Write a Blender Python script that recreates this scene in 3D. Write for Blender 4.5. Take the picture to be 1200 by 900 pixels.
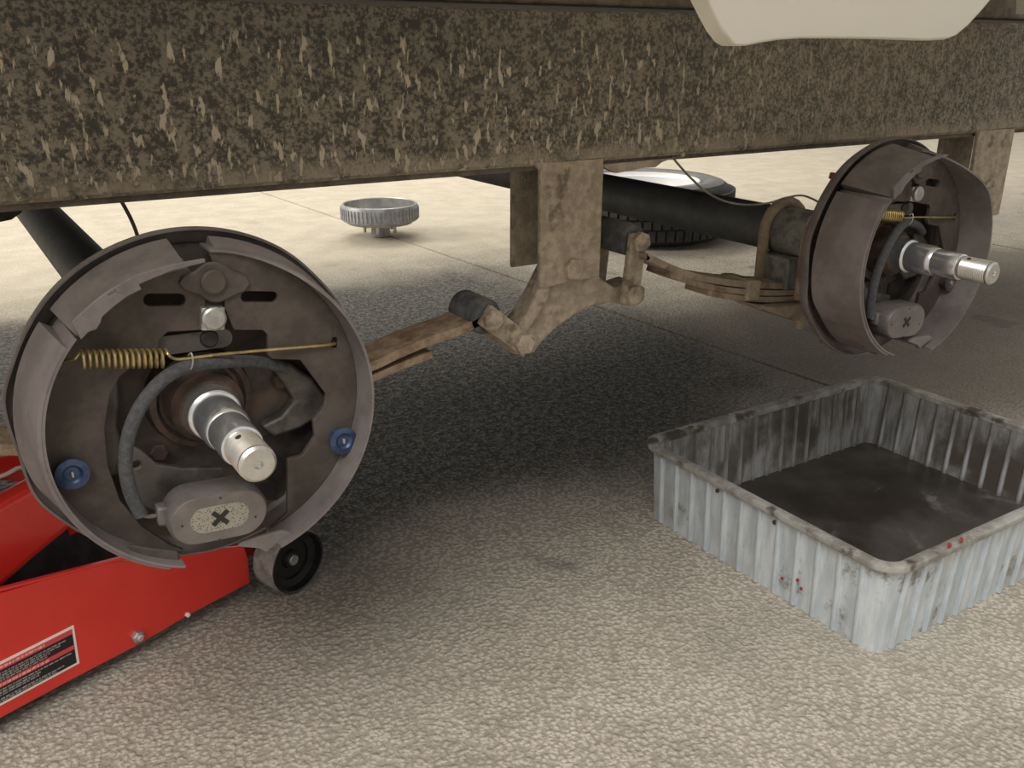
import bpy, bmesh, math, random
from mathutils import Vector, Matrix
import numpy as np
random.seed(7)
for o in list(bpy.data.objects): bpy.data.objects.remove(o)
scene = bpy.context.scene
COL = scene.collection

# ------------------------------------------------------------------ camera
F_PX, CX, CY, CAM_H = 1072.0, 600.0, 450.0, 0.66
_vx = np.array([2388 - CX, 62 - CY, F_PX]); _vy = np.array([-130 - CX, 50 - CY, F_PX])
_X = _vx / np.linalg.norm(_vx); _Y = _vy / np.linalg.norm(_vy)
_Z = np.cross(_X, _Y); _Z /= np.linalg.norm(_Z); _Y = np.cross(_Z, _X)
W = np.stack([_X, _Y, _Z])                      # camera (x right, y down, z forward) -> world
cam_d = bpy.data.cameras.new('camera'); cam = bpy.data.objects.new('camera', cam_d); COL.objects.link(cam)
cam_d.sensor_fit = 'HORIZONTAL'; cam_d.sensor_width = 36.0; cam_d.lens = 36.0 * F_PX / 1200.0
cam_d.clip_start = 0.02; cam_d.clip_end = 200
_r = W @ np.array([1, 0, 0]); _u = W @ np.array([0, -1, 0]); _b = W @ np.array([0, 0, -1])
cam.matrix_world = Matrix(((_r[0], _u[0], _b[0], 0), (_r[1], _u[1], _b[1], 0), (_r[2], _u[2], _b[2], CAM_H), (0, 0, 0, 1)))
scene.camera = cam

def ray(px, py): return W @ np.array([(px - CX) / F_PX, (py - CY) / F_PX, 1.0])
def on_z(px, py, z=0.0):
    d = ray(px, py); t = (z - CAM_H) / d[2]; return Vector((d[0]*t, d[1]*t, z))
def on_y(px, py, y):
    d = ray(px, py); t = y / d[1]; return Vector((d[0]*t, y, CAM_H + d[2]*t))

# ------------------------------------------------------------------ world, light, exposure
world = bpy.data.worlds.new('World'); scene.world = world; world.use_nodes = True
bg = world.node_tree.nodes['Background']
bg.inputs[0].default_value = (1.0, 0.965, 0.90, 1); bg.inputs[1].default_value = 0.56
def area(name, loc, target, sx, sy, power, col):
    l = bpy.data.lights.new(name, 'AREA'); l.shape = 'RECTANGLE'; l.size = sx; l.size_y = sy
    l.energy = power; l.color = col
    o = bpy.data.objects.new(name, l); COL.objects.link(o); o.location = loc
    o.rotation_euler = (Vector(target) - Vector(loc)).to_track_quat('-Z', 'Y').to_euler()
    return o
area('shop_door_daylight', (-4.2, 5.2, 2.9), (2.0, 3.2, 0.0), 3.0, 2.4, 290, (1.0, 0.95, 0.84))
area('far_skylight', (2.5, 5.4, 3.6), (2.5, 5.0, 0), 4.0, 2.0, 130, (1.0, 0.95, 0.84))
area('near_skylight', (-1.5, -0.9, 3.2), (0.2, 0.2, 0), 2.6, 1.8, 165, (1.0, 0.98, 0.95))
scene.view_settings.view_transform = 'Standard'; scene.view_settings.look = 'None'
scene.view_settings.exposure = 0.0; scene.view_settings.gamma = 1.0
scene.view_settings.use_curve_mapping = False

# ------------------------------------------------------------------ materials
class NT:
    def __init__(s, name):
        s.m = bpy.data.materials.new(name); s.m.use_nodes = True
        s.t = s.m.node_tree; s.n = s.t.nodes; s.b = s.n['Principled BSDF']
        s.co = s.n.new('ShaderNodeTexCoord').outputs['Object']
    def link(s, a, b): s.t.links.new(a, b)
    def mapping(s, scale=(1, 1, 1), rot=(0, 0, 0)):
        m = s.n.new('ShaderNodeMapping'); m.inputs['Scale'].default_value = scale
        m.inputs['Rotation'].default_value = rot; s.link(s.co, m.inputs['Vector']); return m.outputs[0]
    def noise(s, scale, detail=4, rough=.6, vec=None, dist=0.0):
        n = s.n.new('ShaderNodeTexNoise'); n.inputs['Scale'].default_value = scale
        n.inputs['Detail'].default_value = detail; n.inputs['Roughness'].default_value = rough
        n.inputs['Distortion'].default_value = dist
        s.link(vec if vec is not None else s.co, n.inputs['Vector']); return n.outputs['Fac']
    def voro(s, scale, vec=None, feat='F1'):
        n = s.n.new('ShaderNodeTexVoronoi'); n.feature = feat; n.inputs['Scale'].default_value = scale
        s.link(vec if vec is not None else s.co, n.inputs['Vector']); return n.outputs['Distance']
    def ramp(s, fac, lo, hi, a=0.0, b=1.0):
        r = s.n.new('ShaderNodeMapRange'); r.interpolation_type = 'SMOOTHSTEP'
        for k, v in (('From Min', lo), ('From Max', hi), ('To Min', a), ('To Max', b)): r.inputs[k].default_value = v
        s.link(fac, r.inputs['Value']); return r.outputs[0]
    def math(s, op, a, b=None):
        n = s.n.new('ShaderNodeMath'); n.operation = op
        for i, v in enumerate((a, b)):
            if v is None: continue
            if isinstance(v, (int, float)): n.inputs[i].default_value = v
            else: s.link(v, n.inputs[i])
        return n.outputs[0]
    def mix(s, fac, a, b):
        n = s.n.new('ShaderNodeMix'); n.data_type = 'RGBA'
        if isinstance(fac, (int, float)): n.inputs[0].default_value = fac
        else: s.link(fac, n.inputs[0])
        for i, v in ((6, a), (7, b)):
            if isinstance(v, tuple): n.inputs[i].default_value = v + (1,)
            else: s.link(v, n.inputs[i])
        return n.outputs[2]
    def sep(s):
        n = s.n.new('ShaderNodeSeparateXYZ'); s.link(s.co, n.inputs[0]); return n.outputs
    def bump(s, h, strength=.4, dist=.002):
        n = s.n.new('ShaderNodeBump'); n.inputs['Strength'].default_value = strength
        n.inputs['Distance'].default_value = dist; s.link(h, n.inputs['Height']); s.link(n.outputs[0], s.b.inputs['Normal'])
    def color(s, c): s.link(c, s.b.inputs['Base Color'])
    def set(s, **k):
        for a, v in k.items(): s.b.inputs[a.replace('_', ' ')].default_value = v

def simple(name, c1, c2, scale=60, rough=.7, metal=0.0, bump=.25, bdist=.0015, lo=.38, hi=.62, spots=None, stretch=(1, 1, 1), coat=0.0):
    t = NT(name); v = t.mapping(stretch)
    f = t.ramp(t.noise(scale, 6, .65, v), lo, hi); c = t.mix(f, c1, c2)
    if spots:
        sc, a, b, col = spots; c = t.mix(t.ramp(t.noise(sc, 4, .6), a, b), c, col)
    t.color(c); t.set(Roughness=rough, Metallic=metal); t.b.inputs['Coat Weight'].default_value = coat
    if bump: t.bump(t.noise(scale * 3, 3, .6, v), bump, bdist)
    return t.m

M = {}
M['plate'] = simple('brake_plate_steel', (.050, .038, .029), (.082, .064, .050), 45, .72, .15, .2, .001, spots=(22, .56, .72, (.115, .07, .045)))
M['rim'] = simple('backing_rim_steel', (.120, .104, .093), (.170, .148, .135), 30, .7, .15, .2, .001)
M['shoe'] = simple('shoe_lining', (.130, .110, .102), (.180, .155, .146), 26, .8, 0, .12, .0008)
M['web'] = simple('shoe_web_steel', (.066, .052, .042), (.100, .080, .066), 34, .66, .2, .18, .001, spots=(14, .55, .75, (.055, .042, .033)))
M['dark'] = simple('grimy_black_steel', (.020, .017, .014), (.048, .040, .033), 50, .6, .2, .25, .0015, spots=(30, .6, .72, (.10, .062, .04)))
M['rusty'] = simple('rusted_flange', (.050, .038, .030), (.105, .066, .045), 60, .75, .2, .3, .0015)
M['arm'] = simple('greased_arm_steel', (.055, .048, .040), (.120, .108, .092), 30, .5, .35, .2, .001)
M['steel'] = simple('polished_steel', (.74, .75, .78), (.84, .84, .86), 18, .24, .9, .03, .0004)
M['thread'] = simple('threaded_steel', (.58, .56, .52), (.70, .68, .64), 60, .34, .9, .1, .0004)
M['bolt_bright'] = simple('zinc_bolt', (.36, .35, .33), (.50, .49, .46), 60, .4, .7, .15, .0006)
M['yellow'] = simple('yellow_zinc_wire', (.45, .33, .12), (.62, .50, .24), 80, .35, .75, .1, .0004, spots=(40, .55, .7, (.20, .13, .06)))
M['blue'] = simple('blue_zinc', (.035, .060, .125), (.07, .105, .19), 90, .45, .5, .1, .0005, spots=(70, .55, .68, (.05, .06, .08)))
M['sleeve'] = simple('foam_sleeve', (.055, .056, .058), (.085, .086, .088), 260, .95, 0, .6, .0012)
M['magnet'] = simple('magnet_face', (.150, .130, .120), (.190, .168, .156), 40, .5, .3, .08, .0005)
M['magnet_body'] = simple('magnet_body', (.115, .102, .094), (.165, .146, .135), 50, .6, .3, .2, .001)
M['dust'] = simple('road_dust_steel', (.30, .245, .180), (.43, .36, .27), 70, .92, 0, .7, .003, spots=(30, .54, .68, (.165, .128, .092)))
M['dust_rust'] = simple('rusty_dusty_leaf', (.20, .135, .085), (.33, .25, .165), 60, .9, 0, .6, .002, spots=(25, .55, .66, (.15, .085, .045)))
M['dust_leaf'] = simple('dusty_leaf', (.27, .21, .155), (.36, .29, .215), 70, .92, 0, .7, .002, spots=(30, .54, .66, (.20, .125, .095)))
M['rubber'] = simple('bushing_rubber', (.055, .058, .066), (.13, .125, .12), 45, .8, 0, .3, .001)
M['tube'] = simple('axle_tube_paint', (.075, .078, .076), (.110, .112, .108), 30, .6, .1, .1, .0006, spots=(55, .58, .74, (.10, .095, .085)))
M['galv'] = simple('weathered_zinc', (.135, .135, .125), (.27, .27, .25), 60, .7, .3, .4, .0015)
M['wire'] = simple('wire_jacket', (.16, .14, .115), (.24, .21, .18), 60, .6, 0, .1, .0005)
M['wire_dark'] = simple('dark_wire', (.05, .03, .022), (.08, .05, .035), 60, .6, 0, 0)
M['red'] = simple('red_enamel', (.64, .030, .020), (.70, .038, .026), 9, .30, 0, .04, .0004, coat=.3)
M['red_tag'] = simple('red_plastic', (.24, .022, .028), (.30, .032, .034), 30, .5, 0, 0)
M['black'] = simple('black_plastic', (.010, .010, .010), (.018, .018, .018), 40, .3, 0, .06, .0005)
M['caster'] = simple('caster_tread', (.22, .21, .20), (.38, .365, .345), 80, .85, 0, .4, .001)
M['cast'] = simple('jack_interior', (.018, .019, .02), (.04, .042, .043), 40, .7, 0, .2, .001)
M['white_print'] = simple('white_print', (.78, .72, .66), (.84, .78, .72), 20, .5, 0, 0)
M['black_print'] = simple('black_print', (.010, .009, .010), (.014, .012, .013), 20, .4, 0, 0)
M['pink_print'] = simple('red_print', (.62, .05, .06), (.66, .06, .07), 20, .4, 0, 0)
M['grey_print'] = simple('grey_print', (.16, .15, .14), (.36, .34, .32), 500, .5, 0, 0)
M['pale_print'] = simple('pale_print', (.70, .22, .20), (.85, .45, .42), 500, .5, 0, 0)
M['tyre'] = simple('tyre_rubber', (.030, .029, .028), (.055, .053, .050), 40, .75, 0, .2, .001)
M['sidewall'] = simple('tyre_sidewall', (.10, .10, .10), (.15, .148, .142), 20, .45, 0, .1, .001)
M['white_rim'] = simple('white_wheel_enamel', (.80, .80, .80), (.84, .84, .84), 20, .35, 0, 0)
M['iron'] = simple('cast_drum_iron', (.26, .265, .275), (.40, .405, .415), 40, .5, .3, .2, .001)
M['iron_in'] = simple('machined_drum_iron', (.45, .44, .42), (.58, .57, .55), 30, .3, .8, .1, .0006)
M['deck'] = simple('deck_rail_steel', (.10, .080, .058), (.17, .14, .105), 50, .85, 0, .4, .002)

t = NT('white_polyethylene'); t.color(t.mix(t.ramp(t.noise(5, 3), .35, .65), (.62, .59, .53), (.67, .64, .58)))
t.set(Roughness=.35); t.b.inputs['Subsurface Weight'].default_value = .25
t.b.inputs['Subsurface Radius'].default_value = (.02, .018, .014)
tl_ = t.n.new('ShaderNodeBsdfTranslucent'); tl_.inputs[0].default_value = (.85, .80, .70, 1)
mx_ = t.n.new('ShaderNodeMixShader'); mx_.inputs[0].default_value = .45
t.link(t.b.outputs[0], mx_.inputs[1]); t.link(tl_.outputs[0], mx_.inputs[2]); t.link(mx_.outputs[0], t.n['Material Output'].inputs[0]); M['fender'] = t.m

# splashed dusty frame channel
t = NT('dusty_frame_channel'); x, y, z = t.sep(); x = t.math('ADD', x, .6); z = t.math('ADD', z, .54)
fine = t.math('ADD', t.math('MULTIPLY', t.noise(270, 3, .6), .65), t.math('MULTIPLY', t.noise(60, 3, .5), .35))
streakv = t.mapping((1, 1, .34), (0, .42, 0))
dots = t.noise(150, 3, .55, streakv); med = t.noise(3.5, 5, .65)
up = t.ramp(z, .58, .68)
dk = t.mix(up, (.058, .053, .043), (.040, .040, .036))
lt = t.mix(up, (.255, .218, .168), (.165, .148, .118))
base = t.mix(t.ramp(fine, .42, .60), dk, lt)
right = t.ramp(x, .1, .95); low = t.ramp(z, .60, .53)
dustf = t.math('MULTIPLY', t.ramp(med, .25, .75), t.math('ADD', t.math('MULTIPLY', right, 1.0), .22))
base = t.mix(dustf, base, t.mix(t.ramp(fine, .40, .60), (.120, .102, .077), (.300, .255, .195)))
splash = t.ramp(t.math('ADD', dots, t.math('MULTIPLY', low, .05)), .590, .645)
splash = t.math('MULTIPLY', splash, t.math('MULTIPLY', t.ramp(z, .690, .65), t.ramp(x, 1.2, .5, .35, 1.0)))
base = t.mix(t.math('MULTIPLY', splash, .85), base, (.56, .48, .37))
lowd = t.math('MULTIPLY', t.ramp(z, .565, .545), t.ramp(t.noise(40, 5), .3, .6))
base = t.mix(t.math('MULTIPLY', lowd, .85), base, (.33, .275, .205))
t.color(base); t.set(Roughness=.88)
t.bump(t.math('ADD', t.math('MULTIPLY', splash, 1.0), fine), .7, .003); M['beam'] = t.m

# galvanised pan
t = NT('scuffed_galvanised'); v = t.mapping((6, 6, 1.2))
c = t.mix(t.ramp(t.noise(9, 6, .6, v), .35, .68), (.47, .52, .555), (.68, .72, .74))
c = t.mix(t.ramp(t.noise(16, 7, .7), .55, .68), c, (.22, .21, .185))
c = t.mix(t.math('MULTIPLY', t.ramp(t.noise(5, 5, .65), .48, .66), .75), c, (.42, .39, .34))
t.color(c); t.set(Roughness=.48, Metallic=.35); t.bump(t.noise(60, 4), .15, .001); M['pan'] = t.m
M['pan_rim'] = simple('grimy_pan_rim', (.25, .235, .205), (.44, .43, .40), 30, .6, .3, .3, .001, spots=(18, .54, .66, (.09, .075, .06)))
t = NT('sludge_pan_inside'); v = t.mapping((5, 5, 1.0)); z = t.sep()[2]
c = t.mix(t.ramp(t.noise(10, 6, .65, v), .35, .65), (.20, .19, .175), (.46, .46, .46))
c = t.mix(t.ramp(t.noise(6, 5, .6), .47, .66), c, (.10, .085, .068))
t.color(c); t.set(Roughness=.55, Metallic=.25); t.bump(t.noise(50, 4), .2, .001); M['pan_in'] = t.m
t = NT('oily_pan_floor')
c = t.mix(t.ramp(t.noise(5, 5, .6), .40, .66), (.030, .024, .019), (.085, .076, .068))
c = t.mix(t.ramp(t.noise(11, 6, .7, dist=.6), .58, .72), c, (.16, .15, .14))
t.color(c); t.set(Roughness=.42); t.bump(t.noise(60, 5), .25, .001); M['pan_floor'] = t.m

# speckled magnet insert
t = NT('magnet_insert'); t.color(t.mix(t.ramp(t.voro(620), .26, .36), (.085, .072, .064), (.33, .30, .25))); t.set(Roughness=.55, Metallic=.3); M['insert'] = t.m

# concrete
t = NT('rough_concrete'); x, y, z = t.sep()
big = t.noise(1.3, 5, .6); mid = t.noise(9, 6, .65); fine = t.noise(70, 6, .7); pebble = t.voro(105)
peb = t.math('ADD', t.math('MULTIPLY', t.noise(150, 4, .62), .62), t.math('MULTIPLY', t.math('SUBTRACT', 1.0, t.voro(170)), .38))
c = t.mix(t.ramp(mid, .32, .68), (.40, .350, .280), (.55, .490, .405))
c = t.mix(t.ramp(peb, .44, .60), t.mix(.48, c, (.22, .20, .165)), t.mix(.22, c, (.74, .685, .59)))
c = t.mix(t.math('MULTIPLY', t.ramp(big, .48, .64), .35), c, (.34, .315, .27))
c = t.mix(t.math('MULTIPLY', t.ramp(t.noise(5.2, 4, .5, dist=.2), .645, .69), .6), c, (.15, .14, .125))
# concrete gets paler and smoother towards the far side
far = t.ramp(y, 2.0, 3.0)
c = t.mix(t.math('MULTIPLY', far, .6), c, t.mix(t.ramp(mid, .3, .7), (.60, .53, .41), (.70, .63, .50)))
# spilled dark slurry left of the joint, trailer shade painted into its colour
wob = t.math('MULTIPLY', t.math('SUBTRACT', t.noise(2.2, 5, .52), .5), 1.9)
film_shade = t.math('MULTIPLY', t.ramp(t.math('ADD', y, t.math('MULTIPLY', wob, .30)), .62, 1.25), t.ramp(x, 1.9, 1.4))  # thin grey slurry spread; also paints the trailer's fading shade into the colour
film_shade = t.math('MULTIPLY', film_shade, t.ramp(y, 2.9, 2.3))
c = t.mix(t.math('MULTIPLY', film_shade, .55), c, t.mix(t.ramp(peb, .43, .57), (.10, .093, .080), (.26, .24, .205)))
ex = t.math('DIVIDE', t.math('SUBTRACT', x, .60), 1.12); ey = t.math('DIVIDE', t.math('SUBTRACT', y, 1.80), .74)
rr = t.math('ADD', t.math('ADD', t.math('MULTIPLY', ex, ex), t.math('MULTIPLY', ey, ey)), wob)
stain_shade = t.ramp(rr, 1.32, .70)
stain_shade = t.math('MULTIPLY', stain_shade, t.ramp(x, 1.75, 1.40))
stain_shade_c = t.mix(t.ramp(peb, .47, .66), (.028, .026, .022), (.150, .140, .120))
c = t.mix(t.math('MULTIPLY', stain_shade, .92), c, stain_shade_c)
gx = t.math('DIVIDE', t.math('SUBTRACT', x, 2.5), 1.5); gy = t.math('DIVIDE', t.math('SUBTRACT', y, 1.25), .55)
gr = t.math('ADD', t.math('ADD', t.math('MULTIPLY', gx, gx), t.math('MULTIPLY', gy, gy)), wob)  # brown grime right of the joint, with under-trailer shade painted in
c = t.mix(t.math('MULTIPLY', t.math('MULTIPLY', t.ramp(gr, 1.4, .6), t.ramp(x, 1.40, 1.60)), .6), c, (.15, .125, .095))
t.color(c)
t.link(t.ramp(t.math('MULTIPLY', stain_shade, t.ramp(t.noise(70, 3), .42, .6)), 0, 1, .86, .50), t.b.inputs['Roughness'])
smooth = t.math('SUBTRACT', 1.0, t.math('MULTIPLY', far, .8))
t.bump(t.math('MULTIPLY', peb, smooth), 1.0, .0065)
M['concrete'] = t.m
M['joint'] = simple('joint_grit', (.05, .045, .038), (.10, .09, .075), 60, .95, 0, .4, .002)

# ------------------------------------------------------------------ mesh helpers
class MB:
    def __init__(s): s.bm = bmesh.new()
    def face(s, vs):
        try: s.bm.faces.new(vs)
        except ValueError: pass
    def ringloft(s, rings, closed=True, cap0=False, cap1=False, ring_closed=True):
        R = [[s.bm.verts.new(p) for p in r] for r in rings]
        n = len(R[0]); m = n if ring_closed else n - 1
        for i in range(len(R) - 1):
            for j in range(m): s.face((R[i][j], R[i][(j+1) % n], R[i+1][(j+1) % n], R[i+1][j]))
        if cap0: s.face(R[0][::-1])
        if cap1: s.face(R[-1])
        return s
    def lathe(s, prof, fn, n=48, a0=0.0, a1=360.0, close_prof=False, cap=False):
        """prof [(r,h)], fn(r,theta,h)->point"""
        full = abs(a1 - a0) >= 359.9
        k = n if full else n + 1
        A = [math.radians(a0 + (a1 - a0) * i / n) for i in range(k)]
        pts = prof + ([prof[0]] if close_prof else [])
        G = []
        for i, (r, h) in enumerate(pts):
            if close_prof and i == len(pts) - 1: G.append(G[0]); continue
            if abs(r) < 1e-9 and full:
                v = s.bm.verts.new(fn(0, 0, h)); G.append([v] * k)
            else: G.append([s.bm.verts.new(fn(r, a, h)) for a in A])
        for i in range(len(G) - 1):
            for j in range(k if full else k - 1):
                q = [G[i][j], G[i][(j+1) % k], G[i+1][(j+1) % k], G[i+1][j]]
                u = []
                for v in q:
                    if v not in u: u.append(v)
                if len(u) >= 3: s.face(u)
        if cap and not full:
            m = len(pts) - (1 if close_prof else 0)
            s.face([G[i][0] for i in range(m)]); s.face([G[i][-1] for i in range(m)][::-1])
        return s
    def tube(s, path, r, n=10, cap=True, flat=1.0):
        P = [Vector(p) for p in path]; rings = []; up = None
        for i, p in enumerate(P):
            d = (P[min(i+1, len(P)-1)] - P[max(i-1, 0)]).normalized()
            if up is None:
                up = d.cross(Vector((0, 0, 1))) if abs(d.z) < .9 else d.cross(Vector((1, 0, 0)))
            up = (up - d * up.dot(d)).normalized(); b = d.cross(up)
            rr = r[i] if isinstance(r, (list, tuple)) else r
            rings.append([p + up * (rr * math.cos(2*math.pi*k/n)) + b * (rr * flat * math.sin(2*math.pi*k/n)) for k in range(n)])
        return s.ringloft(rings, cap0=cap, cap1=cap)
    def plate(s, outer, holes, fn, d0, d1):
        """polygon (2D) with holes extruded between d0 and d1; fn(u,w,d)->world"""
        bm = bmesh.new()
        for loop in [outer] + list(holes):
            vs = [bm.verts.new((p[0], p[1], 0)) for p in loop]
            for i in range(len(vs)): bm.edges.new((vs[i], vs[(i+1) % len(vs)]))
        bmesh.ops.triangle_fill(bm, use_beauty=True, use_dissolve=False, edges=bm.edges[:])
        bm.verts.index_update()
        V = [(v.co.x, v.co.y) for v in bm.verts]
        A = [s.bm.verts.new(fn(u, w, d0)) for u, w in V]; B = [s.bm.verts.new(fn(u, w, d1)) for u, w in V]
        for f in bm.faces:
            ix = [v.index for v in f.verts]
            s.face([A[i] for i in ix]); s.face([B[i] for i in ix][::-1])
        for e in bm.edges:
            if len(e.link_faces) == 1:
                a, b = e.verts[0].index, e.verts[1].index; s.face((A[a], A[b], B[b], B[a]))
        bm.free(); return s
    def box(s, c, size, rot=None):
        R = rot or Matrix.Identity(3); c = Vector(c); h = [k / 2 for k in size]
        v = [s.bm.verts.new(c + R @ Vector((x*h[0], y*h[1], z*h[2]))) for x in (-1, 1) for y in (-1, 1) for z in (-1, 1)]
        for f in ((0,1,3,2), (4,6,7,5), (0,4,5,1), (2,3,7,6), (0,2,6,4), (1,5,7,3)): s.face([v[i] for i in f])
        return s
    def prism_ngon(s, c, axis, r, h, n=6, phase=0.0, bev=0.0):
        c = Vector(c); a = Vector(axis).normalized(); u = a.orthogonal().normalized()
        if abs(a.z) < .9: u = (Vector((0, 0, 1)) - a * a.z).normalized()
        w = a.cross(u); R = lambda rr, hh: [c + a*hh + u*(rr*math.cos(phase+2*math.pi*k/n)) + w*(rr*math.sin(phase+2*math.pi*k/n)) for k in range(n)]
        if bev: return s.ringloft([R(r, 0), R(r, h-bev), R(r-bev*1.3, h)], cap0=True, cap1=True)
        return s.ringloft([R(r, 0), R(r, h)], cap0=True, cap1=True)
    def build(s, name, mat, parent=None, base=None, smooth=35, bevel=0.0, seg=2, at=None):
        """vertices are world coordinates; stored relative to the base of the owning thing"""
        bmesh.ops.recalc_face_normals(s.bm, faces=s.bm.faces[:])
        org = Vector(base) if base is not None else Vector((0, 0, 0))
        if parent is not None: org = Vector(parent['_o'])
        loc = Vector((0, 0, 0))
        if at is not None: loc = Vector(at) - org; org2 = Vector(at)
        else: org2 = org
        bmesh.ops.translate(s.bm, verts=s.bm.verts[:], vec=-org2)
        me = bpy.data.meshes.new(name); s.bm.to_mesh(me); s.bm.free()
        if mat is not None: me.materials.append(mat)
        if smooth:
            me.shade_smooth(); me.set_sharp_from_angle(angle=math.radians(smooth))
        o = bpy.data.objects.new(name, me); COL.objects.link(o)
        if parent is not None: o.parent = parent; o.location = loc
        else: o.location = org
        o['_o'] = list(org2)
        if bevel:
            m = o.modifiers.new('bevel', 'BEVEL'); m.width = bevel; m.segments = seg; m.limit_method = 'ANGLE'; m.angle_limit = math.radians(40)
        return o
def tag(o, label, cat, group=None):
    o['label'] = label; o['category'] = cat
    if group: o['group'] = group
    return o
def thing(name, label, cat, base, group=None):
    o = bpy.data.objects.new(name, None); COL.objects.link(o); o.location = base; o.empty_display_size = .05
    o['_o'] = list(base); return tag(o, label, cat, group)
def rep(src, at, parent, rot=None):
    c = src.copy(); COL.objects.link(c); c.parent = parent
    c.location = Vector(at) - Vector(parent['_o']); c['_o'] = list(at)
    if rot is not None: c.rotation_euler = rot
    return c
def smoothpath(pts, n=8):
    P = [Vector(p) for p in pts]; out = []
    for i in range(len(P) - 1):
        a, b, c, d = P[max(i-1, 0)], P[i], P[i+1], P[min(i+2, len(P)-1)]
        for k in range(n):
            t = k / n
            out.append(.5 * ((2*b) + (c-a)*t + (2*a-5*b+4*c-d)*t*t + (-a+3*b-3*c+d)*t**3))
    out.append(P[-1]); return out
def rrect(x0, x1, y0, y1, r, n=5):
    out = []
    for cx, cy, a in ((x1-r, y1-r, 0), (x0+r, y1-r, 90), (x0+r, y0+r, 180), (x1-r, y0+r, 270)):
        for k in range(n + 1):
            t = math.radians(a + 90*k/n); out.append((cx + r*math.cos(t), cy + r*math.sin(t)))
    return out
def slot2(a, b, r, n=12):
    """stadium outline between two 2D points"""
    a = Vector(a); b = Vector(b); d = (b-a).normalized(); ang = math.atan2(d.y, d.x); out = []
    for c, s0 in ((b, -90), (a, 90)):
        for k in range(n + 1):
            t = ang + math.radians(s0 + 180*k/n); out.append((c.x + r*math.cos(t), c.y + r*math.sin(t)))
    return out
def circle2(c, r, n=16): return [(c[0] + r*math.cos(2*math.pi*k/n), c[1] + r*math.sin(2*math.pi*k/n)) for k in range(n)]

# ------------------------------------------------------------------ setting: floor slabs with a saw joint
def jx(y): return 1.571 - .048 * y
fl = MB().box((2, 5, -.06), (24, 20, .06)).build('floor', M['joint'], None, smooth=0); fl['kind'] = 'structure'
g = .0055
def slab(poly):
    s = MB(); s.plate(poly, [], lambda u, w, d: Vector((u, w, d)), -.03, 0)
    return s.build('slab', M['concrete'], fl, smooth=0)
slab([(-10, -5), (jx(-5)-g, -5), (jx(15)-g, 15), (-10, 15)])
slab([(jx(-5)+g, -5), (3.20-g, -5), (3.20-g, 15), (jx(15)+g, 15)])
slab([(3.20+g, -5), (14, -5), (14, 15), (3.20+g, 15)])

# ------------------------------------------------------------------ trailer frame
YF = .82
tf = thing('trailer', 'long dusty steel trailer frame channel splashed with dried mud', 'trailer', (.6, YF, .54))
prof = [(YF+.004, .5405), (YF, .5445), (YF, .553), (YF+.0015, .557), (YF+.0015, .682), (YF, .686), (YF, .692), (YF+.004, .694),
        (YF+.050, .694), (YF+.050, .685), (YF+.010, .685), (YF+.010, .549), (YF+.050, .549), (YF+.050, .5405)]
xs = [-1.6 + .1*i for i in range(49)]
random.seed(3)
rings = []
for x in xs: rings.append([(x, y + random.uniform(-.0006, .0006), z + random.uniform(-.0007, .0007)) for y, z in prof])
MB().ringloft(rings, cap0=True, cap1=True).build('channel_beam', M['beam'], tf, smooth=25)
MB().box((.6, YF+.028, .5375), (4.6, .036, .006)).build('lower_flange', M['deck'], tf)
MB().box((.6, YF+.015+.02, .745), (4.8, .04, .09)).build('deck_side_rail', M['deck'], tf, bevel=.003)
MB().box((.6, 1.55, .72), (4.8, 1.40, .02)).build('deck', M['dark'], tf)
for x in (-.9, .35, 1.55): MB().box((x, 1.52, .66), (.05, 1.3, .05)).build('crossmember', M['tube'], tf)
MB().box((.6, 2.225, .62), (4.8, .05, .15)).build('channel_beam', M['beam'], tf, bevel=.004)
# rust scale under the flange beside the hanger
s = MB(); pts = [on_y(x, y, YF+.006) for x, y in ((703, 193), (790, 185), (776, 190), (768, 196), (752, 197), (740, 200), (722, 203), (714, 199))]
s.plate([(p.x, p.z) for p in pts], [], lambda u, w, d: Vector((u, YF+d, w)), .006, .016); s.build('rust_scale', M['dust'], tf)
# drips of mud on the lower lip
for px, py, r in ((616, 190, .003), (622, 190, .0035), (800, 181, .0032), (460, 193, .003), (160, 216, .0025)):
    p = on_y(px, py, YF)
    s = MB(); bmesh.ops.create_icosphere(s.bm, subdivisions=2, radius=r, matrix=Matrix.Translation(p)); s.build('mud_clod', M['dust'], tf)

def hanger(x0, x1, zb, bolt, gx):
    """a U shaped spring hanger: side plate flush with the beam face, back web and inner plate"""
    s = MB()
    o = [(x0-.010, .5445), (x0, .535), (x0+.0015, zb), (x1, zb+.004), (x1, .5425), (x1+.008, .5445)]
    s.plate(o, [], lambda u, w, d: Vector((u, YF+d, w)), .0005, .007)
    h = s.build('hanger_bracket', M['dust'], tf, bevel=.0015)
    MB().box(((x0+gx)/2, YF+.032, (.541+zb+.02)/2), (.006, .052, .541-zb-.02)).build('hanger_web', M['dust'], h, bevel=.001) if False else None
    s = MB(); s.plate([(x0+.004, .5405), (x0+.004, zb+.012), (x1-.004, zb+.012), (x1-.004, .5405)], [], lambda u, w, d: Vector((u, YF+d, w)), .062, .068)
    s.build('inner_plate', M['dust'], h, bevel=.001)
    if bolt:
        MB().prism_ngon((bolt[0], YF+.0005, bolt[1]), (0, -1, 0), .0128, .008, 6, .3, .0015).build('pivot_bolt', M['dust'], h)
    return h
pb = on_y(671, 315, YF); a = on_y(632, 330, YF); b = on_y(703, 325, YF)
hanger(a.x, b.x, .5*(a.z+b.z)-.006, (pb.x, pb.z), 0)
a2 = on_y(1140, 200, YF); b2 = on_y(1181, 200, YF)
hanger(a2.x, b2.x, .405, None, 0)

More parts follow.
